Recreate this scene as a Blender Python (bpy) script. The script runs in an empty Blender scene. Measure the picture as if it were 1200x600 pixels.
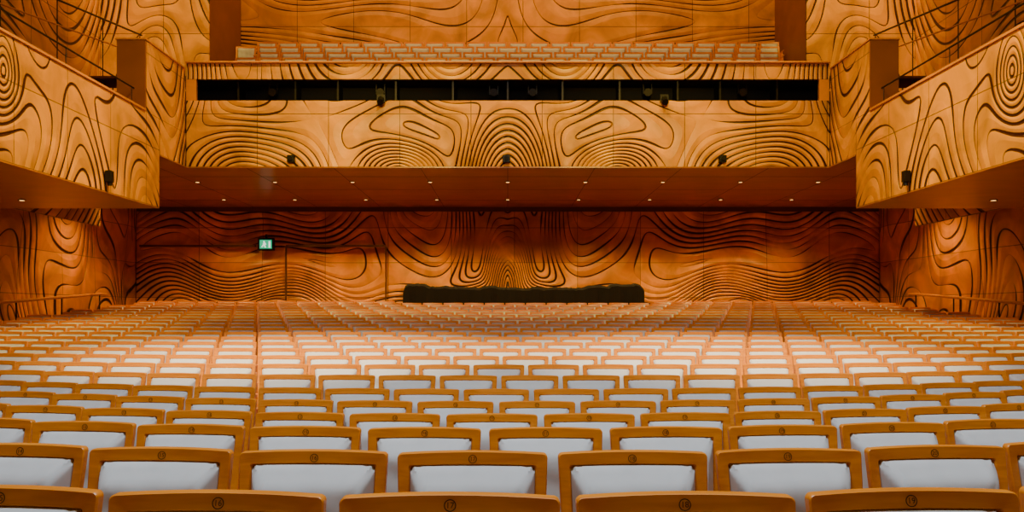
import bpy, math, random
import numpy as np
from mathutils import Vector, Matrix
random.seed(4)
sc = bpy.context.scene
COL = sc.collection
ZC = 1.48            # camera height

# ------------------------------------------------------------------ materials
def new_mat(name):
    m = bpy.data.materials.new(name); m.use_nodes = True
    nt = m.node_tree
    return m, nt, nt.nodes['Principled BSDF']

def simple(name, col, rough=0.5, metal=0.0, emit=None, estr=0.0, nscale=20.0, var=0.12):
    m, nt, b = new_mat(name)
    tc = nt.nodes.new('ShaderNodeTexCoord')
    nz = nt.nodes.new('ShaderNodeTexNoise'); nz.inputs['Scale'].default_value = nscale
    nz.inputs['Detail'].default_value = 3
    nt.links.new(tc.outputs['Object'], nz.inputs['Vector'])
    r = nt.nodes.new('ShaderNodeValToRGB')
    r.color_ramp.elements[0].position = 0.3; r.color_ramp.elements[1].position = 0.7
    r.color_ramp.elements[0].color = (*[c*(1-var) for c in col], 1)
    r.color_ramp.elements[1].color = (*[min(1, c*(1+var)) for c in col], 1)
    nt.links.new(nz.outputs['Fac'], r.inputs['Fac'])
    nt.links.new(r.outputs['Color'], b.inputs['Base Color'])
    b.inputs['Roughness'].default_value = rough
    b.inputs['Metallic'].default_value = metal
    if emit:
        b.inputs['Emission Color'].default_value = (*emit, 1)
        b.inputs['Emission Strength'].default_value = estr
    return m

def wood(name, c1, c2, rough=0.4, stretch=(2, 30, 30)):
    m, nt, b = new_mat(name)
    tc = nt.nodes.new('ShaderNodeTexCoord')
    mp = nt.nodes.new('ShaderNodeMapping'); mp.inputs['Scale'].default_value = stretch
    nz = nt.nodes.new('ShaderNodeTexNoise'); nz.inputs['Scale'].default_value = 2.2
    nz.inputs['Detail'].default_value = 5; nz.inputs['Distortion'].default_value = 0.5
    oi = nt.nodes.new('ShaderNodeObjectInfo')
    ad = nt.nodes.new('ShaderNodeVectorMath'); ad.operation = 'ADD'
    nt.links.new(tc.outputs['Object'], ad.inputs[0]); nt.links.new(oi.outputs['Location'], ad.inputs[1])
    nt.links.new(ad.outputs[0], mp.inputs['Vector']); nt.links.new(mp.outputs[0], nz.inputs['Vector'])
    r = nt.nodes.new('ShaderNodeValToRGB')
    r.color_ramp.elements[0].position = 0.3; r.color_ramp.elements[0].color = (*c1, 1)
    r.color_ramp.elements[1].position = 0.7; r.color_ramp.elements[1].color = (*c2, 1)
    nt.links.new(nz.outputs['Fac'], r.inputs['Fac'])
    nt.links.new(r.outputs['Color'], b.inputs['Base Color'])
    b.inputs['Roughness'].default_value = rough
    return m

def carved_mat(name, c1, c2, groove, bw=1.55, bh=1.15, rough=.38, bulge=.5):
    """hoop-pine plywood panels with routed dark contour grooves; 'g' = contour field, 'w' = groove width"""
    m, nt, b = new_mat(name)
    N = nt.nodes.new; L = nt.links.new
    def math_(op, a, c=None, clamp=False):
        n = N('ShaderNodeMath'); n.operation = op; n.use_clamp = clamp
        for i, v in enumerate((a, c)):
            if v is None: continue
            if isinstance(v, (int, float)): n.inputs[i].default_value = v
            else: L(v, n.inputs[i])
        return n.outputs[0]
    g = N('ShaderNodeAttribute'); g.attribute_name = 'g'
    w = N('ShaderNodeAttribute'); w.attribute_name = 'w'
    fr = math_('FRACT', g.outputs['Fac'])
    d = math_('ABSOLUTE', math_('SUBTRACT', fr, 0.5))
    e = math_('SUBTRACT', math_('MULTIPLY', w.outputs['Fac'], 0.5), d)
    mask = math_('MULTIPLY', e, 30.0, True)
    uv = N('ShaderNodeUVMap'); uv.uv_map = 'UVMap'
    br = N('ShaderNodeTexBrick'); br.offset = 0.0; br.squash = 1.0
    br.inputs['Scale'].default_value = 1.0
    br.inputs['Brick Width'].default_value = bw; br.inputs['Row Height'].default_value = bh
    br.inputs['Mortar Size'].default_value = 0.008; br.inputs['Mortar Smooth'].default_value = 0.0
    br.inputs['Color1'].default_value = (*c1, 1); br.inputs['Color2'].default_value = (*c2, 1)
    br.inputs['Mortar'].default_value = (*[x*0.25 for x in c1], 1)
    L(uv.outputs[0], br.inputs['Vector'])
    tc = N('ShaderNodeTexCoord')
    nz = N('ShaderNodeTexNoise'); nz.inputs['Scale'].default_value = 1.1; nz.inputs['Detail'].default_value = 6
    nz.inputs['Distortion'].default_value = .8
    L(tc.outputs['Object'], nz.inputs['Vector'])
    rr = N('ShaderNodeMapRange'); rr.inputs['To Min'].default_value = 0.55; rr.inputs['To Max'].default_value = 1.12
    rr.inputs['From Min'].default_value = 0.3; rr.inputs['From Max'].default_value = 0.7
    L(nz.outputs['Fac'], rr.inputs['Value'])
    mul = N('ShaderNodeVectorMath'); mul.operation = 'SCALE'
    L(br.outputs['Color'], mul.inputs[0]); L(rr.outputs[0], mul.inputs['Scale'])
    mix = N('ShaderNodeMix'); mix.data_type = 'RGBA'
    L(mask, mix.inputs['Factor']); L(mul.outputs[0], mix.inputs[6]); mix.inputs[7].default_value = (*groove, 1)
    L(mix.outputs[2], b.inputs['Base Color'])
    # relief: timber swells between the routed grooves
    hsw = math_('MULTIPLY', math_('POWER', math_('MULTIPLY', d, 2.0), 0.7), bulge)
    hgt = math_('SUBTRACT', hsw, math_('MULTIPLY', mask, .65))
    bp = N('ShaderNodeBump'); bp.inputs['Distance'].default_value = 0.07
    bp.inputs['Strength'].default_value = 0.9
    L(hgt, bp.inputs['Height']); L(bp.outputs[0], b.inputs['Normal'])
    b.inputs['Roughness'].default_value = rough
    b.inputs['Specular IOR Level'].default_value = .35
    return m

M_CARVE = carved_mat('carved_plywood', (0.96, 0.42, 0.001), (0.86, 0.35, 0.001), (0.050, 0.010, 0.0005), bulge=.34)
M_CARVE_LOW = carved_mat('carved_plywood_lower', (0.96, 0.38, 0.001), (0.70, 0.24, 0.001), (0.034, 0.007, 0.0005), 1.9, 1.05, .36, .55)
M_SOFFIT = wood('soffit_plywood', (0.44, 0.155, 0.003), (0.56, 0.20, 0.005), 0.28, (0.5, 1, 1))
M_FLOOR = wood('floor_timber', (0.16, 0.045, 0.003), (0.25, 0.078, 0.006), 0.5, (1, 6, 1))
M_SEATWOOD = wood('seat_beech', (0.72, 0.22, 0.010), (0.90, 0.32, 0.020), 0.33, (1.5, 18, 18))
M_FAB = simple('seat_fabric', (0.60, 0.63, 0.64), 0.85, nscale=9, var=0.06)
M_BLACK = simple('black_void', (0.006, 0.005, 0.005), 0.9)
M_CLOTH = simple('black_cloth', (0.006, 0.005, 0.006), 0.95)
M_METAL = simple('black_metal', (0.02, 0.018, 0.016), 0.4, 0.6)
M_DARKWOOD = simple('dark_trim', (0.10, 0.028, 0.003), 0.5)
M_RETURN = simple('return_timber', (0.28, 0.085, 0.002), 0.5, nscale=2)
M_RAIL = simple('rail_wood', (0.66, 0.25, 0.012), 0.35)
M_INK = simple('number_inlay', (0.035, 0.012, 0.004), 0.6)
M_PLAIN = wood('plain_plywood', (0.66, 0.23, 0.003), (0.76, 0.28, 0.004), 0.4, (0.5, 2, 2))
M_GLOW = simple('lamp_glow', (1, .6, .3), 0.5, emit=(1, .50, .14), estr=2.6)
M_EXIT = simple('exit_green', (0.0, 0.3, 0.1), 0.5, emit=(0.01, 0.55, 0.26), estr=1.0)
M_EXITW = simple('exit_white', (0.9, 0.9, 0.9), 0.5, emit=(0.8, 1, 0.9), estr=1.3)
M_CEIL = simple('ceiling_timber', (0.30, 0.10, 0.005), 0.6)

# ------------------------------------------------------------------ mesh helpers
def add_obj(name, me, parent=None, loc=None, smooth=False):
    o = bpy.data.objects.new(name, me); COL.objects.link(o)
    if parent: o.parent = parent
    if loc is not None: o.location = loc
    if smooth:
        me.polygons.foreach_set('use_smooth', [True]*len(me.polygons))
    return o

def empty(name, loc=(0, 0, 0)):
    o = bpy.data.objects.new(name, None); COL.objects.link(o); o.location = loc
    o.empty_display_size = 0.2
    return o

class MB:
    """mesh builder: several shaped pieces in one mesh, with material slots"""
    def __init__(s): s.v = []; s.f = []; s.mi = []; s.mats = []
    def m(s, mat):
        if mat not in s.mats: s.mats.append(mat)
        return s.mats.index(mat)
    def box(s, x0, x1, y0, y1, z0, z1, mat, ch=0.0):
        b = len(s.v); k = s.m(mat)
        if ch <= 0:
            s.v += [(x, y, z) for z in (z0, z1) for (x, y) in ((x0, y0), (x1, y0), (x1, y1), (x0, y1))]
            F = [(0, 3, 2, 1), (4, 5, 6, 7), (0, 1, 5, 4), (1, 2, 6, 5), (2, 3, 7, 6), (3, 0, 4, 7)]
            s.f += [tuple(b+i for i in f) for f in F]; s.mi += [k]*6
        else:
            zs = [(z0, ch), (z0+ch, 0), (z1-ch, 0), (z1, ch)]
            for z, i in zs:
                a = ch
                pts = [(x0+i+a, y0+i), (x1-i-a, y0+i), (x1-i, y0+i+a), (x1-i, y1-i-a), (x1-i-a, y1-i), (x0+i+a, y1-i), (x0+i, y1-i-a), (x0+i, y0+i+a)]
                s.v += [(x, y, z) for x, y in pts]
            for l in range(3):
                for i in range(8):
                    j = (i+1) % 8
                    s.f.append((b+l*8+i, b+l*8+j, b+l*8+8+j, b+l*8+8+i)); s.mi.append(k)
            s.f.append(tuple(b+i for i in range(7, -1, -1))); s.mi.append(k)
            s.f.append(tuple(b+24+i for i in range(8))); s.mi.append(k)
    def poly_prism(s, pts, y0, y1, mat):
        b = len(s.v); n = len(pts); k = s.m(mat)
        s.v += [(x, y0, z) for x, z in pts] + [(x, y1, z) for x, z in pts]
        s.f.append(tuple(b+i for i in range(n))); s.mi.append(k)
        s.f.append(tuple(b+n+i for i in range(n-1, -1, -1))); s.mi.append(k)
        for i in range(n):
            j = (i+1) % n
            s.f.append((b+i, b+n+i, b+n+j, b+j)); s.mi.append(k)
    def tube(s, p0, p1, r, mat, n=10, r1=None):
        p0 = Vector(p0); p1 = Vector(p1); r1 = r if r1 is None else r1
        d = (p1-p0).normalized(); a = d.orthogonal().normalized(); c = d.cross(a)
        b = len(s.v); k = s.m(mat)
        for p, rr in ((p0, r), (p1, r1)):
            for i in range(n):
                t = 2*math.pi*i/n
                s.v.append(tuple(p + a*math.cos(t)*rr + c*math.sin(t)*rr))
        for i in range(n):
            j = (i+1) % n
            s.f.append((b+i, b+j, b+n+j, b+n+i)); s.mi.append(k)
        s.f.append(tuple(b+i for i in range(n-1, -1, -1))); s.mi.append(k)
        s.f.append(tuple(b+n+i for i in range(n))); s.mi.append(k)
    def mesh(s, name):
        me = bpy.data.meshes.new(name)
        me.from_pydata(s.v, [], s.f)
        for mt in s.mats: me.materials.append(mt)
        me.polygons.foreach_set('material_index', s.mi)
        me.update()
        return me

# ------------------------------------------------------------------ contour fields
def snoise(u, v, seed, k=1.0, n=7):
    r = np.random.RandomState(seed); o = np.zeros_like(u)
    for i in range(n):
        a = r.uniform(0, 2*math.pi); kk = k*r.uniform(0.5, 1.6); ph = r.uniform(0, 6.28)
        o += np.sin(kk*(u*math.cos(a)+v*math.sin(a))+ph)
    return o/math.sqrt(n)

def dist_field(centres, K, seed, warp=0.25, wk=1.6, beta=3.0, mirror=True, lin=(0, 0)):
    def fn(u, v):
        uu = np.abs(u) if mirror else u
        a = uu + warp*snoise(uu, v, seed, wk)
        b = v + warp*snoise(uu, v, seed+9, wk)
        acc = np.zeros_like(a)
        for (cu, cv, sa, sb, off) in centres:
            cs = [cu] if (not mirror or cu > 1.2) else [cu, -cu]
            for c in cs:
                d = np.sqrt(((a-c)/sa)**2 + ((b-cv)/sb)**2 + 0.01) + off
                acc += np.exp(-beta*d)
        return K*(-np.log(acc+1e-30)/beta) + lin[0]*uu + lin[1]*v
    return fn

def carved(name, P0, U, V, lu, lv, fn, axis, mat, res=0.07, lw=0.05, thick=0.05, relief=0.0, seed=1, parent=None, bk=0.72, tk=.6):
    U = np.array(U, float); V = np.array(V, float); P0 = np.array(P0, float)
    Nn = np.cross(U, V)
    nu = max(2, int(lu/res)+1); nv = max(2, int(lv/res)+1)
    s, t = np.meshgrid(np.linspace(0, lu, nu), np.linspace(0, lv, nv))
    P = P0 + s[..., None]*U + t[..., None]*V
    a = P[..., axis]; z = P[..., 2]
    G = fn(a, z)
    gt, gs = np.gradient(G, lv/(nv-1), lu/(nu-1))
    gm = np.sqrt(gs**2+gt**2)
    am = np.abs(a) if axis == 0 else a
    tap = np.clip(bk + tk*snoise(am, z, seed+77, 3.2, 8), 0.0, 1.4)
    W = np.clip(lw*gm*tap, 0, 0.40)
    if relief:
        R = relief*snoise(am, z*0.6, seed+5, 2.2)
        edge = np.minimum(np.minimum(s, lu-s), np.minimum(t, lv-t))
        R = R*np.clip(edge/0.4, 0, 1)
        P = P + R[..., None]*Nn
    verts = P.reshape(-1, 3)
    idx = np.arange(nu*nv).reshape(nv, nu)
    F = np.stack([idx[:-1, :-1], idx[:-1, 1:], idx[1:, 1:], idx[1:, :-1]], -1).reshape(-1, 4)
    me = bpy.data.meshes.new(name)
    me.from_pydata(verts.tolist(), [], F.tolist())
    for nm, arr in (('g', G), ('w', W)):
        at = me.attributes.new(nm, 'FLOAT', 'POINT'); at.data.foreach_set('value', arr.reshape(-1).astype(np.float32))
    uvl = me.uv_layers.new(name='UVMap')
    uvs = np.stack([s, t], -1).reshape(-1, 2)[F.reshape(-1)]
    uvl.data.foreach_set('uv', uvs.reshape(-1).astype(np.float32))
    me.materials.append(mat)
    me.update()
    o = add_obj(name, me, parent, smooth=relief > 0)
    md = o.modifiers.new('thickness', 'SOLIDIFY'); md.thickness = thick; md.offset = -1
    return o

# ------------------------------------------------------------------ seat rake
def zrel(d):
    if d <= 7.15:
        return float(np.interp(d, [2.15, 3.15, 4.15, 5.15, 6.15, 7.15], [-.432, -.487, -.534, -.584, -.612, -.615]))
    return -.62 + .036*(d-7) + .0008*(d-7)**2
def floor_z(d): return ZC + zrel(d) - 0.886
def sagc(d):
    if d <= 6.5: c = 0.055
    else: c = 0.055*(6.5/d)**2
    return c*max(0, 1-max(0, d-6.5)/19)
ROWS = [2.15+i for i in range(24)]

# ------------------------------------------------------------------ floor (curved treads)
def build_floor():
    v = []; f = []
    xs = np.linspace(-11.2, 11.2, 57); n = len(xs)
    def line(d, cd, z):
        b = len(v)
        for x in xs:
            v.append((x, min(d + cd*x*x, 27.2), z))
        return b
    b0 = line(-6.0, 0, floor_z(ROWS[0])); prev = b0
    for i, d in enumerate(ROWS):
        z = floor_z(d); c = sagc(d)
        if i:
            s = line(d-0.5, c, z)
            for k in range(n-1): f.append((prev+k, prev+k+1, s+k+1, s+k))
            prev = s
        e = line(d+0.5 if i < len(ROWS)-1 else 27.2, sagc(d+1) if i < len(ROWS)-1 else 0, z)
        for k in range(n-1): f.append((prev+k, prev+k+1, e+k+1, e+k))
        prev = e
    me = bpy.data.meshes.new('floor'); me.from_pydata(v, [], f); me.materials.append(M_FLOOR); me.update()
    return add_obj('floor', me)
build_floor()

# ------------------------------------------------------------------ room shell
TOP = 13.0
SZ = ZC+3.15          # rear soffit
FT = ZC+5.39          # rear fascia top
S0, S1 = ZC+2.09, ZC+3.87   # side fascia bottom / top

f_back = dist_field([(2.6, 5.0, .80, 1.3, 0), (0, 1.7, .36, 1.5, .3), (4.9, 1.2, 1.5, .8, 0), (1.3, 1.2, .8, .6, .1), (7.4, 5.3, 2.6, 1.0, .0),
                     (9.9, 1.1, 2.2, .9, 0), (6.9, 1.2, 1.8, .5, .2), (11.6, 5.0, 1.0, 1.0, .1)], 6.8, 3, .42, 1.4, 2.2, lin=(0, 1.0))
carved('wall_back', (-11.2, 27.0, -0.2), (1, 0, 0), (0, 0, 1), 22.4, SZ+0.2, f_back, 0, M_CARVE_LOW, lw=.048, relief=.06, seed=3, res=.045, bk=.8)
tr = MB(); tr.box(-11.1, 11.1, 26.80, 26.93, SZ-0.15, SZ-0.004, M_DARKWOOD)  # dark-coloured strip stands in for the shadow gap below the soffit
add_obj('shadow_gap_strip', tr.mesh('shadow_gap_strip'))

f_sideL = dist_field([(20.4, 1.4, 1.3, 2.4, 0), (23.1, 4.9, 1.2, 2.4, 0), (25.0, 1.0, 1.4, 2.4, 0), (27.4, 4.2, 1.0, 1.8, 0), (18, 4.2, 1.2, 1.9, 0),
                      (15, 2, 1.2, 1.2, 0), (12, 2.2, 1, 1.2, 0), (8, 2, 1.5, 1.2, 0), (3, 2, 1.5, 1, 0)], 6.2, 21, .3, 1.3, 2.4, mirror=False, lin=(1.2, 0))
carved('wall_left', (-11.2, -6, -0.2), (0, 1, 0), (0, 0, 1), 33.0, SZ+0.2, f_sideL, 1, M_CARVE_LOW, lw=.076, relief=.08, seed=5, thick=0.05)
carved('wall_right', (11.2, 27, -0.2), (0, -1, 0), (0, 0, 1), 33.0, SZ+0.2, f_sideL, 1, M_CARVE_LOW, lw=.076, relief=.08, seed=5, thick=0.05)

# upper rear wall + wings
f_up = dist_field([(0, 6.6, 3.4, 1.0, 0), (4.9, 11.2, 3.2, 1.2, 0), (7.9, 7.6, 2.4, .9, 0), (1.6, 12.9, 3, 1.2, 0)], 8.4, 31, .34, 1.1, 2.2, lin=(0, 2.0))
carved('wall_upper_back', (-7.33, 24.6, 7.0), (1, 0, 0), (0, 0, 1), 14.66, TOP-7.0, f_up, 0, M_CARVE, lw=.040, seed=8, res=.045)
f_wing = dist_field([(8.7, 6.5, .9, 1.4, 0), (10.7, 9.4, .9, 1.5, 0), (6.8, 10.2, .9, 1.6, 0), (9.0, 12, 1, .9, 0)], 7.4, 41, .26, 1.6, 2.4)
carved('wall_wing_left', (-10.0, 22.0, 6.0), (1, 0, 0), (0, 0, 1), 2.67, TOP-6, f_wing, 0, M_CARVE, lw=.042, seed=9, res=.045)
carved('wall_wing_right', (7.33, 22.0, 6.0), (1, 0, 0), (0, 0, 1), 2.67, TOP-6, f_wing, 0, M_CARVE, lw=.042, seed=9, res=.045)
for sx, nm in ((-1, 'wall_return_left'), (1, 'wall_return_right')):
    mb = MB(); x0, x1 = sorted((sx*7.33, sx*7.40)); mb.box(x0, x1, 22.06, 24.6, 6.0, TOP, M_RETURN)
    add_obj(nm, mb.mesh(nm))
f_upside = dist_field([(13, 6.0, 1.2, .9, 0), (15.5, 9.2, 1.4, 1, 0), (18, 5.6, 1.3, 1.0, 0), (20, 10.0, 1.2, 1.2, 0), (17, 12, 1.5, 1, 0), (8, 8, 2, 1.4, 0), (3, 9, 2, 1.4, 0), (-2, 8, 2, 1.4, 0)], 5.4, 51, .4, 1.1, 2.4, mirror=False, lin=(0, 1))
carved('wall_upper_left', (-10.0, -6, S0), (0, 1, 0), (0, 0, 1), 28.0, TOP-S0, f_upside, 1, M_CARVE, lw=.06, seed=6, res=.08)
carved('wall_upper_right', (10.0, 22, S0), (0, -1, 0), (0, 0, 1), 28.0, TOP-S0, f_upside, 1, M_CARVE, lw=.06, seed=6, res=.08)
mb = MB(); mb.box(-11.4, 11.4, -6.2, 27.3, TOP, TOP+.2, M_CEIL); add_obj('ceiling', mb.mesh('ceiling'))
mb = MB(); mb.box(-11.4, 11.4, -6.2, -6.0, -.6, TOP, M_CEIL); add_obj('wall_front', mb.mesh('wall_front'))

# ------------------------------------------------------------------ rear balcony
rb = empty('rear_balcony')
f_rear = dist_field([(5.5, 4.3, 1.2, .95, 0), (2.42, 4.6, .62, .48, .35), (0, 4.0, .62, 1.2, 0), (3.7, 7.3, .9, 1.1, .25), (7.8, 6.6, .9, 1.2, 0.1), (1.2, 7.4, .9, 1.0, .2)],
                    7.4, 61, .19, 1.5, 2.6)
zs0, zs1 = ZC+4.59, ZC+5.05
carved('fascia_lower', (-7.0, 19.5, SZ), (1, 0, 0), (0, 0, 1), 14.0, zs0-SZ, f_rear, 0, M_CARVE, lw=.044, seed=12, parent=rb, res=.035, thick=.08, bk=.75)
carved('fascia_upper', (-7.0, 19.5, zs1), (1, 0, 0), (0, 0, 1), 14.0, FT-zs1, f_rear, 0, M_CARVE, lw=.042, seed=12, parent=rb, res=.035, thick=.08, bk=.75)
mb = MB()
for sx in (-1, 1):
    x0, x1 = sorted((sx*6.78, sx*7.0)); mb.box(x0, x1, 19.5, 19.58, zs0, zs1, M_PLAIN)
mb.box(-7, 7, 20.15, 20.2, zs0-.1, zs1+.06, M_BLACK)
mb.box(-7, 7, 19.59, 20.2, zs0-.06, zs0-.01, M_BLACK)
mb.box(-7, 7, 19.59, 20.2, zs1+.01, zs1+.05, M_BLACK)
for x in (-5.9, -4.65, -3.72, -2.45, -1.2, 0, 1.2, 2.45, 3.72, 4.65, 5.9):
    mb.box(x-.02, x+.02, 19.62, 20.1, zs0, zs1, M_METAL)
add_obj('lighting_slot', mb.mesh('lighting_slot'), rb)
mb = MB()
for x in (-2.82, -0.31, 0.55, 3.1, -5.2, 5.2):
    zc = (zs0+zs1)/2+.05
    mb.tube((x, 19.78, zc-.03), (x, 20.05, zc+.02), .085, M_METAL, 14, .06)
    mb.box(x-.10, x-.085, 19.85, 19.90, zc-.05, zs1, M_METAL)
    mb.box(x+.085, x+.10, 19.85, 19.90, zc-.05, zs1, M_METAL)
add_obj('slot_spotlights', mb.mesh('slot_spotlights'), rb)
mb = MB(); mb.box(-7.0, 7.0, 19.44, 19.68, FT, FT+.05, M_RAIL, .015)
add_obj('parapet_cap', mb.mesh('parapet_cap'), rb)
mb = MB()
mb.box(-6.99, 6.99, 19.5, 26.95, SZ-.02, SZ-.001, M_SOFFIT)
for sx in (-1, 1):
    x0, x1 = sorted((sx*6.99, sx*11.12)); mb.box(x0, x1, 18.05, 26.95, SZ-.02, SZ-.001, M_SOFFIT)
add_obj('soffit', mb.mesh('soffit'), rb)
mb = MB()
for x in [i*1.9 for i in range(-5, 6)]:
    mb.box(x-.006, x+.006, 19.6, 26.8, SZ-.024, SZ-.02, M_DARKWOOD)
for y in (20.8, 23.0, 25.2):
    mb.box(-11, 11, y-.006, y+.006, SZ-.024, SZ-.02, M_DARKWOOD)
add_obj('soffit_joints', mb.mesh('soffit_joints'), rb)
mb = MB()
upd = [21.0, 21.95, 22.9, 23.85]; upz = [ZC+5.94-.88, ZC+6.34-.88, ZC+6.76-.88, ZC+7.16-.88]
mb.box(-9.95, 9.95, 19.62, 20.5, zs1+.06, zs1+.11, M_FLOOR)
for d, z in zip(upd, upz):
    mb.box(-7.3, 7.3, d-.5, d+.5 if d < 23.8 else 24.55, SZ+.2, z, M_FLOOR)
for sx in (-1, 1):
    x0, x1 = sorted((sx*7.3, sx*9.95)); mb.box(x0, x1, 20.5, 21.95, SZ+.2, FT-.35, M_FLOOR)
add_obj('tier_steps', mb.mesh('tier_steps'), rb)

# ------------------------------------------------------------------ side balconies
def fcent():
    r = np.random.RandomState(5); c = []
    y = -5.0
    while y < 11:
        c.append((y, r.uniform(3.4, 5.4), r.uniform(.6, 1.0), r.uniform(1.2, 2.0), r.uniform(0, .3))); y += r.uniform(1.6, 2.4)
    c += [(12.3, 4.75, .34, .60, .1), (14.4, 2.4, .8, 2.6, 0), (13.2, 6.5, .6, 1.3, .1), (17.2, 3.0, 1.1, 1.5, 0), (15.8, 6.6, .7, 1.3, .2), (20.6, 4.4, .9, 1.8, .1)]
    return c
f_sf = dist_field(fcent(), 5.3, 71, .26, 1.4, 2.4, mirror=False)
for sx in (-1, 1):
    sb = empty('side_balcony')
    if sx < 0:
        carved('fascia', (-7.0, -5.9, S0), (0, 1, 0), (0, 0, 1), 23.9, S1-S0, f_sf, 1, M_CARVE, lw=.064, seed=15, parent=sb, res=.045, thick=.08, bk=.8)
        carved('return_panel', (-7.0, 17.35, S1+.001), (0, 1, 0), (0, 0, 1), 2.1, ZC+5.25-S1, f_sf, 1, M_CARVE, lw=.06, seed=15, parent=sb, res=.05, thick=.3)
        carved('return_panel_low', (-7.0, 18.02, SZ), (0, 1, 0), (0, 0, 1), 1.45, S1-SZ, f_sf, 1, M_CARVE, lw=.06, seed=15, parent=sb, res=.05, thick=.3)
    else:
        carved('fascia', (7.0, 18.0, S0), (0, -1, 0), (0, 0, 1), 23.9, S1-S0, f_sf, 1, M_CARVE, lw=.064, seed=15, parent=sb, res=.045, thick=.08, bk=.8)
        carved('return_panel', (7.0, 19.45, S1+.001), (0, -1, 0), (0, 0, 1), 2.1, ZC+5.25-S1, f_sf, 1, M_CARVE, lw=.06, seed=15, parent=sb, res=.05, thick=.3)
        carved('return_panel_low', (7.0, 19.47, SZ), (0, -1, 0), (0, 0, 1), 1.45, S1-SZ, f_sf, 1, M_CARVE, lw=.06, seed=15, parent=sb, res=.05, thick=.3)
    mb = MB()
    def bx(xa, xb, *a, **k):
        p, q = sorted((sx*xa, sx*xb)); mb.box(p, q, *a, **k)
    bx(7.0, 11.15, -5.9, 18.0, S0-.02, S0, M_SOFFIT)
    bx(7.1, 11.1, -5.9, 18.0, S0+.001, S0+.55, M_FLOOR)
    bx(7.1, 11.1, 17.9, 18.0, S0+.55, S0+1.05, M_PLAIN)
    add_obj('slab', mb.mesh('slab'), sb)
    mb = MB()
    bx(7.30, 7.55, 17.36, 19.4, S1-.3, ZC+5.25, M_PLAIN)
    bx(7.0, 7.55, 17.30, 17.345, S1+.02, ZC+5.25, M_RETURN)
    bx(6.98, 7.57, 17.29, 19.42, ZC+5.25, ZC+5.28, M_RAIL)
    add_obj('parapet_pier', mb.mesh('parapet_pier'), sb)
    mb = MB()
    bx(6.97, 7.16, -5.8, 17.28, S1, S1+.04, M_RAIL)
    p = [(-5.8+ i*2.55) for i in range(10)]
    for y in p: mb.tube((sx*7.2, y, S1-.4), (sx*7.2, y, ZC+4.3), .009, M_METAL, 8)
    mb.tube((sx*7.2, -5.8, ZC+4.3), (sx*7.2, 17.25, ZC+4.3), .016, M_METAL, 10)
    add_obj('balcony_rail', mb.mesh('balcony_rail'), sb)
    mb = MB()
    for i in range(18):
        y0 = 12.0 + i*.55
        bx(9.0, 9.95, y0, y0+.55, S0+.56, S0+.95+i*.10, M_FLOOR)
    mb.tube((sx*8.95, 11.5, ZC+5.35), (sx*8.95, 21.9, ZC+6.75), .022, M_METAL, 10)
    mb.tube((sx*8.95, 11.5, ZC+4.85), (sx*8.95, 21.9, ZC+6.25), .016, M_RAIL, 10)
    for i in range(6):
        y = 11.8+i*2.0; mb.tube((sx*8.95, y, S0+.5), (sx*8.95, y, ZC+5.35+(y-11.5)*1.4/10.4), .012, M_METAL, 8)
    add_obj('stair_handrail', mb.mesh('stair_handrail'), sb)
    mb = MB(); xf = sx*6.99
    y = 15.6
    p, q = sorted((xf, sx*6.88)); mb.box(p, q, y-.07, y+.07, S0+.16, S0+.36, M_METAL, .01)
    mb.tube((sx*6.93, y, S0+.1), (sx*6.93, y, S0+.2), .04, M_METAL)
    add_obj('fascia_speaker', mb.mesh('fascia_speaker'), sb)

# small fixtures on rear fascia
mb = MB()
for x in (-4.70, -0.03, 4.66):
    mb.box(x-.08, x+.08, 19.38, 19.5, SZ+.08, SZ+.24, M_METAL, .01)
    mb.tube((x, 19.32, SZ+.16), (x, 19.40, SZ+.17), .05, M_METAL)
for x in (-2.75, 3.40):
    mb.tube((x, 19.32, zs0-.08), (x, 19.48, zs0+.03), .07, M_METAL, 14)
    mb.box(x-.09, x+.09, 19.44, 19.47, zs0-.05, zs0+.12, M_METAL)
add_obj('fascia_spotlights', mb.mesh('fascia_spotlights'), rb)

# ------------------------------------------------------------------ downlights
ring = MB()
ring.tube((0, 0, -.012), (0, 0, 0), .070, M_DARKWOOD, 20)
ring.tube((0, 0, -.016), (0, 0, -.0125), .045, M_GLOW, 16)
ring_me = ring.mesh('downlight')
def downlight(x, y, z, power, col=(1, .56, .14), ang=140):
    o = add_obj('recessed_downlight', ring_me, loc=(x, y, z-.024))
    l = bpy.data.lights.new('downlight_lamp', 'SPOT'); l.energy = power; l.color = col
    l.spot_size = math.radians(ang); l.spot_blend = .8; l.shadow_soft_size = .05
    lo = bpy.data.objects.new('lamp', l); COL.objects.link(lo); lo.parent = o; lo.location = (0, 0, -.07)
for i in range(-4, 5):
    downlight(i*1.87, 21.6, SZ, 50)
for i in range(-4, 5):
    downlight(i*1.98, 25.0, SZ, 300, ang=132)
for sx in (-1, 1):
    for y in (11.0, 16.6): downlight(sx*9.0, y, S0, 120)
    downlight(sx*9.9, 22.6, SZ, 380)

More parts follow.
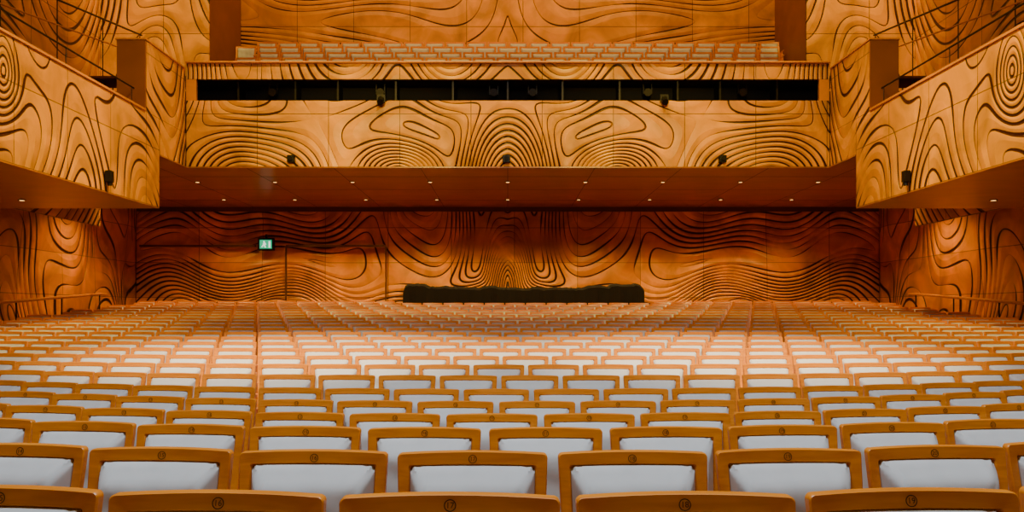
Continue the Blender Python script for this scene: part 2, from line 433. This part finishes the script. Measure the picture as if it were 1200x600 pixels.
# ------------------------------------------------------------------ seat
def seat_mesh():
    mb = MB(); kw = mb.m(M_SEATWOOD); kf = mb.m(M_FAB)
    lean = math.tan(math.radians(11)); curv = .32
    def place(x, y, z): return (x, y - .10 + (z-.40)*lean - curv*x*x, z)
    def loop(hw_top, hw_bot, z0, z1, r, y, crown=0.0, nc=5, ns=8):
        pts = []
        cs = [(1, 0), (1, 1), (-1, 1), (-1, 0)]
        P = []
        for (sx, top), a0 in zip(cs, (-90, 0, 90, 180)):
            hw = hw_top if top else hw_bot
            cx = sx*(hw-r); cz = z1-r if top else z0+r
            arc = [(cx+r*math.cos(math.radians(a0+90*k/nc)), cz+r*math.sin(math.radians(a0+90*k/nc))) for k in range(nc+1)]
            P.append(arc)
        for i in range(4):
            pts += P[i]
            a = P[i][-1]; b = P[(i+1) % 4][0]
            for k in range(1, ns): pts.append((a[0]+(b[0]-a[0])*k/ns, a[1]+(b[1]-a[1])*k/ns))
        out = []
        for x, z in pts:
            zz = z + (crown*(1-(x/.26)**2) if z > z1-.03 else 0)
            out.append(place(x, y, zz))
        return out
    L = [loop(.212, .200, .405, .834, .006, -.004),
         loop(.222, .208, .395, .840, .008, -.018, .003),
         loop(.256, .236, .355, .877, .012, -.020, .005),
         loop(.260, .240, .350, .880, .015, -.015, .005),
         loop(.260, .240, .350, .880, .015, .010, .005),
         loop(.256, .236, .355, .876, .012, .014, .005)]
    n = len(L[0]); b = len(mb.v)
    for l in L: mb.v += l
    for i in range(len(L)-1):
        for k in range(n):
            j = (k+1) % n
            mb.f.append((b+i*n+k, b+(i+1)*n+k, b+(i+1)*n+j, b+i*n+j)); mb.mi.append(kw)
    mb.f.append(tuple(b+5*n+k for k in range(n))); mb.mi.append(kw)
    mb.f.append(tuple(b+k for k in range(n-1, -1, -1))); mb.mi.append(kw)
    # upholstery: hipped pad (tipped-up seat pressed against the back cushion)
    nu, nv = 38, 32; b = len(mb.v)
    def smin(vals, k=9.0): return -math.log(sum(math.exp(-k*v) for v in vals))/k
    for j in range(nv+1):
        v = j/nv; v = 0.5-0.5*math.cos(math.pi*v)
        for i in range(nu+1):
            u = -math.cos(math.pi*i/nu)
            hw = .203+.016*v
            z = .402+.437*v
            a = (1-abs(u))/.20; t = (1-v)/.15; c = v/.10
            h = max(0, smin((a, t, 1.0, c)))
            e = min(1-abs(u), (1-v)*2, v*2)
            puff = .014*min(1, e/.06)**.5
            du = (1-abs(u))*hw; dv = (1-v)*.437
            diag = abs(du-dv*.66)
            wr = .018*math.exp(-(diag/.008)**2)*math.exp(-((du+dv)/.13)**2)*min(1, e/.03)
            wr += .008*math.exp(-((du-.03-dv*.25)/.010)**2)*math.exp(-(dv/.12)**2)*min(1, e/.03)
            wr += .004*math.sin(u*7+v*13)*math.sin(u*4.3-v*9)*min(1, e/.15)
            wr += .030*max(0, .80-v)*min(1, e/.1)
            y = -.004 - puff - .090*h + wr
            mb.v.append(place(hw*u, y, z))
    for j in range(nv):
        for i in range(nu):
            a = b+j*(nu+1)+i
            mb.f.append((a, a+1, a+nu+2, a+nu+1)); mb.mi.append(kf)
    mb.box(-.215, .215, -.20, -.06, .36, .41, M_SEATWOOD, .012)
    mb.box(-.05, .05, -.15, -.05, .012, .37, M_METAL, .008)
    mb.box(-.12, .12, -.20, .0, .0, .014, M_METAL)
    mb.box(.262, .292, -.36, -.07, .55, .58, M_SEATWOOD, .008)
    mb.box(.268, .286, -.30, -.07, .0, .55, M_SEATWOOD, .004)
    me = mb.mesh('auditorium_seat')
    me.polygons.foreach_set('use_smooth', [True]*len(me.polygons))
    try: me.set_sharp_from_angle(angle=math.radians(38))
    except Exception: pass
    return me
SEAT = seat_mesh()

def ring_mesh():
    v = []; f = []; n = 28; r0, r1 = .0122, .0146
    for i in range(n):
        t = 2*math.pi*i/n
        for r in (r0, r1): v.append((r*math.cos(t), 0, r*math.sin(t)))
    for i in range(n):
        j = (i+1) % n; f.append((2*i, 2*i+1, 2*j+1, 2*j))
    me = bpy.data.meshes.new('number_ring'); me.from_pydata(v, [], f); me.materials.append(M_INK); return me
RING = ring_mesh()
PITCH = .556
OFF = {0: -.136, 1: -.122, 2: .174}
for i, d in enumerate(ROWS):
    off = OFF.get(i, -.09 if i % 2 else .20)
    c = sagc(d); z = floor_z(d)
    lim = min(10.25, d*.60+1.6)
    par = empty('auditorium_seat_row') if i >= 4 else None
    for k in range(-22, 23):
        x = off + k*PITCH
        if abs(x) > lim: continue
        if d > 25 and abs(x-.5) < 3.75: continue
        y = d + c*x*x
        o = add_obj('auditorium_seat' if par is None else 'seat', SEAT, par, (x, y, z))
        o.rotation_euler = (0, 0, math.atan(2*c*x)*.5 + random.uniform(-.008, .008))
        if i < 5:
            fc = bpy.data.curves.new('seat_number', 'FONT'); fc.body = str(17+k); fc.size = .020
            fc.align_x = 'CENTER'; fc.align_y = 'CENTER'; fc.materials.append(M_INK)
            ny = -.1205 + (.860-.40)*math.tan(math.radians(11)) - .0008
            to = bpy.data.objects.new('number', fc); COL.objects.link(to); to.parent = o
            to.location = (0, ny-.001, .859); to.rotation_euler = (math.radians(90-11), 0, 0)
            ro = add_obj('number_ring', RING, o, (0, ny-.0006, .859)); ro.rotation_euler = (math.radians(-11), 0, 0)
for d, z in zip(upd, upz):
    par = empty('balcony_seat_row')
    w = 6.35 + (d-21)*.25
    n = int(w/.556)
    o2 = .278*(upd.index(d) % 2)
    for k in range(-n, n+1):
        x = k*.556+o2
        if abs(x) > w: continue
        add_obj('seat', SEAT, par, (x, d, z))

# ------------------------------------------------------------------ covered mixing desk
def desk():
    me_v = []; me_f = []
    n = 110; x0, x1 = -2.95, 3.85; yb = 25.35
    r = random.Random(8)
    zt = ZC+.67; zb = floor_z(25.15)+.02
    # lumps of the equipment hidden below the cloth: (centre, half width, height)
    lumps = [(.05, .045, .10), (.14, .05, .03), (.36, .03, .05), (.55, .02, .04), (.80, .04, .05), (.92, .06, .09), (.985, .02, .05)]
    for i in range(n+1):
        t = i/n; x = x0+(x1-x0)*t
        top = zt + .012*math.sin(t*9) + .010*math.sin(t*31+1) + r.uniform(-.012, .012)
        for (c, hw, h) in lumps: top += h/(1+math.exp((abs(t-c)-hw)/.004))
        edge = min(t, 1-t); top -= .12*math.exp(-(edge/.008))
        fold = .03*math.sin(t*130)+.02*math.sin(t*57+2)
        sec = [(yb-.22-fold, zb), (yb-.17-fold*.6, zb+.45), (yb-.12-.2*fold, top-.06), (yb-.06, top), (yb+.35, top+.02), (yb+.75, top-.03), (yb+.84, top-.1), (yb+.86+fold, zb)]
        for (y, z) in sec: me_v.append((x, y, z))
    for i in range(n):
        for k in range(7):
            a = i*8+k; me_f.append((a, a+8, a+9, a+1))
    me_f.append(tuple(range(8))); me_f.append(tuple(n*8+k for k in range(7, -1, -1)))
    me = bpy.data.meshes.new('draped_mixing_desk'); me.from_pydata(me_v, [], me_f); me.materials.append(M_CLOTH); me.update()
    return add_obj('draped_mixing_desk', me, smooth=False)
desk()

# ------------------------------------------------------------------ exit sign
ex = empty('exit_sign', (-7.2, 26.70, ZC+2.0))
mb = MB(); mb.box(-.24, .24, -.04, .10, -.19, .19, M_METAL, .015); mb.box(-.02, .02, -.01, .10, .19, .3, M_METAL)
add_obj('housing', mb.mesh('housing'), ex)
mb = MB(); mb.box(-.18, .18, -.05, -.041, -.13, .13, M_EXIT); add_obj('green_panel', mb.mesh('green_panel'), ex)
mb = MB()
mb.tube((-.05, -.052, .075), (-.05, -.058, .075), .024, M_EXITW)
mb.poly_prism([(-.09, .03), (-.02, .05), (.02, .0), (-.02, -.03), (.01, -.09), (-.02, -.10), (-.05, -.03), (-.10, -.09), (-.13, -.08), (-.07, .0)], -.058, -.052, M_EXITW)
mb.poly_prism([(.09, .09), (.14, .09), (.14, -.10), (.09, -.10)], -.058, -.052, M_EXITW)
add_obj('running_figure', mb.mesh('running_figure'), ex)

# rear wall cover strips
mb = MB()
for (xa, xb, z) in ((-11.0, -7.55, ZC+1.96), (-6.62, -3.65, ZC+1.96)):
    mb.box(xa, xb, 26.74, 26.90, z-.028, z+.028, M_DARKWOOD)
for x in (-6.64, -3.65): mb.box(x-.014, x+.014, 26.76, 26.90, ZC+.2, ZC+1.93, M_DARKWOOD)
add_obj('trim_2', mb.mesh('trim_2'))

# aisle handrails
for sx in (-1, 1):
    mb = MB(); X = sx*10.75
    mb.tube((X, 17.5, ZC+.10), (X, 23.6, ZC+.46), .034, M_RAIL, 12)
    mb.tube((X, 23.6, ZC+.46), (X, 24.0, ZC+.46), .034, M_RAIL, 12)
    for y in (17.6, 19.6, 21.6, 23.6):
        mb.tube((X, y, floor_z(y-.5)-.02), (X, y, ZC+.10+(y-17.5)*.36/6.1), .018, M_METAL, 8)
    add_obj('aisle_handrail', mb.mesh('aisle_handrail'))

# ------------------------------------------------------------------ lights
def aim(o, tgt):
    o.rotation_euler = (Vector(tgt)-o.location).to_track_quat('-Z', 'Y').to_euler()
def area(name, loc, tgt, sx, sy, p, col):
    l = bpy.data.lights.new(name, 'AREA'); l.shape = 'RECTANGLE'; l.size = sx; l.size_y = sy; l.energy = p; l.color = col
    o = bpy.data.objects.new(name, l); COL.objects.link(o); o.location = loc; aim(o, tgt); return o
def spot(name, loc, tgt, ang, p, col, blend=.7, r=.15):
    l = bpy.data.lights.new(name, 'SPOT'); l.energy = p; l.color = col; l.spot_size = math.radians(ang); l.spot_blend = blend; l.shadow_soft_size = r
    o = bpy.data.objects.new(name, l); COL.objects.link(o); o.location = loc; aim(o, tgt); return o
W = (1, .67, .09)
area('hall_fill_light', (0, 0, 11.5), (0, 20, 6), 8, 2, 260, W)  # added unseen fill, aimed from over the camera to warm the fascias
for sx in (-1, 1):
    spot('fascia_spotlight', (-sx*0.5, 10.0, 12.6), (sx*7, 12.6, 4.6), 42, 8200, W, .9)
    spot('fascia_spotlight', (sx*1.0, 14.0, 12.6), (sx*7, 16.6, 5.0), 34, 3600, W, .9)
    spot('house_spotlight', (sx*2.4, 5.0, 12.4), (sx*2.7, 11.6, 0), 31, 19000, (1, .74, .40), 1.0)
    spot('fascia_spotlight', (sx*1.7, 15.2, 12.6), (sx*1.6, 19.5, 5.3), 40, 2900, W, .9)
    spot('fascia_spotlight', (sx*5.0, 15.2, 12.6), (sx*5.3, 19.5, 5.3), 38, 3000, W, .9)
    spot('wing_spotlight', (sx*7.6, 18.6, 12.7), (sx*8.7, 22, 8.6), 50, 1400, W, .9)
    spot('rear_wall_fill_light', (sx*2.4, 8.0, 7.0), (sx*3.4, 27, 3.0), 32, 2900, W, .9)  # added fill hanging in mid-air, reaches the rear wall below the balcony
area('front_stalls_light', (0, 3.0, 9), (0, 4.2, 0.8), 5, 1.5, 760, (.76, .88, 1.0))
area('upper_tier_light', (0, 20.6, 12.7), (0, 24.0, 7.6), 12, .6, 430, (1, .55, .14))

w = bpy.data.worlds.new('world'); sc.world = w; w.use_nodes = True
w.node_tree.nodes['Background'].inputs[0].default_value = (.03, .015, .006, 1)

# ------------------------------------------------------------------ camera
cam = bpy.data.cameras.new('camera'); co = bpy.data.objects.new('camera', cam); COL.objects.link(co)
co.location = (0, 0, ZC); co.rotation_euler = (math.radians(90), 0, 0)
cam.sensor_width = 36; cam.sensor_fit = 'HORIZONTAL'; cam.lens = 36*1050/1200
cam.shift_x = 5/1200; cam.shift_y = 65/1200; cam.clip_end = 100
sc.camera = co
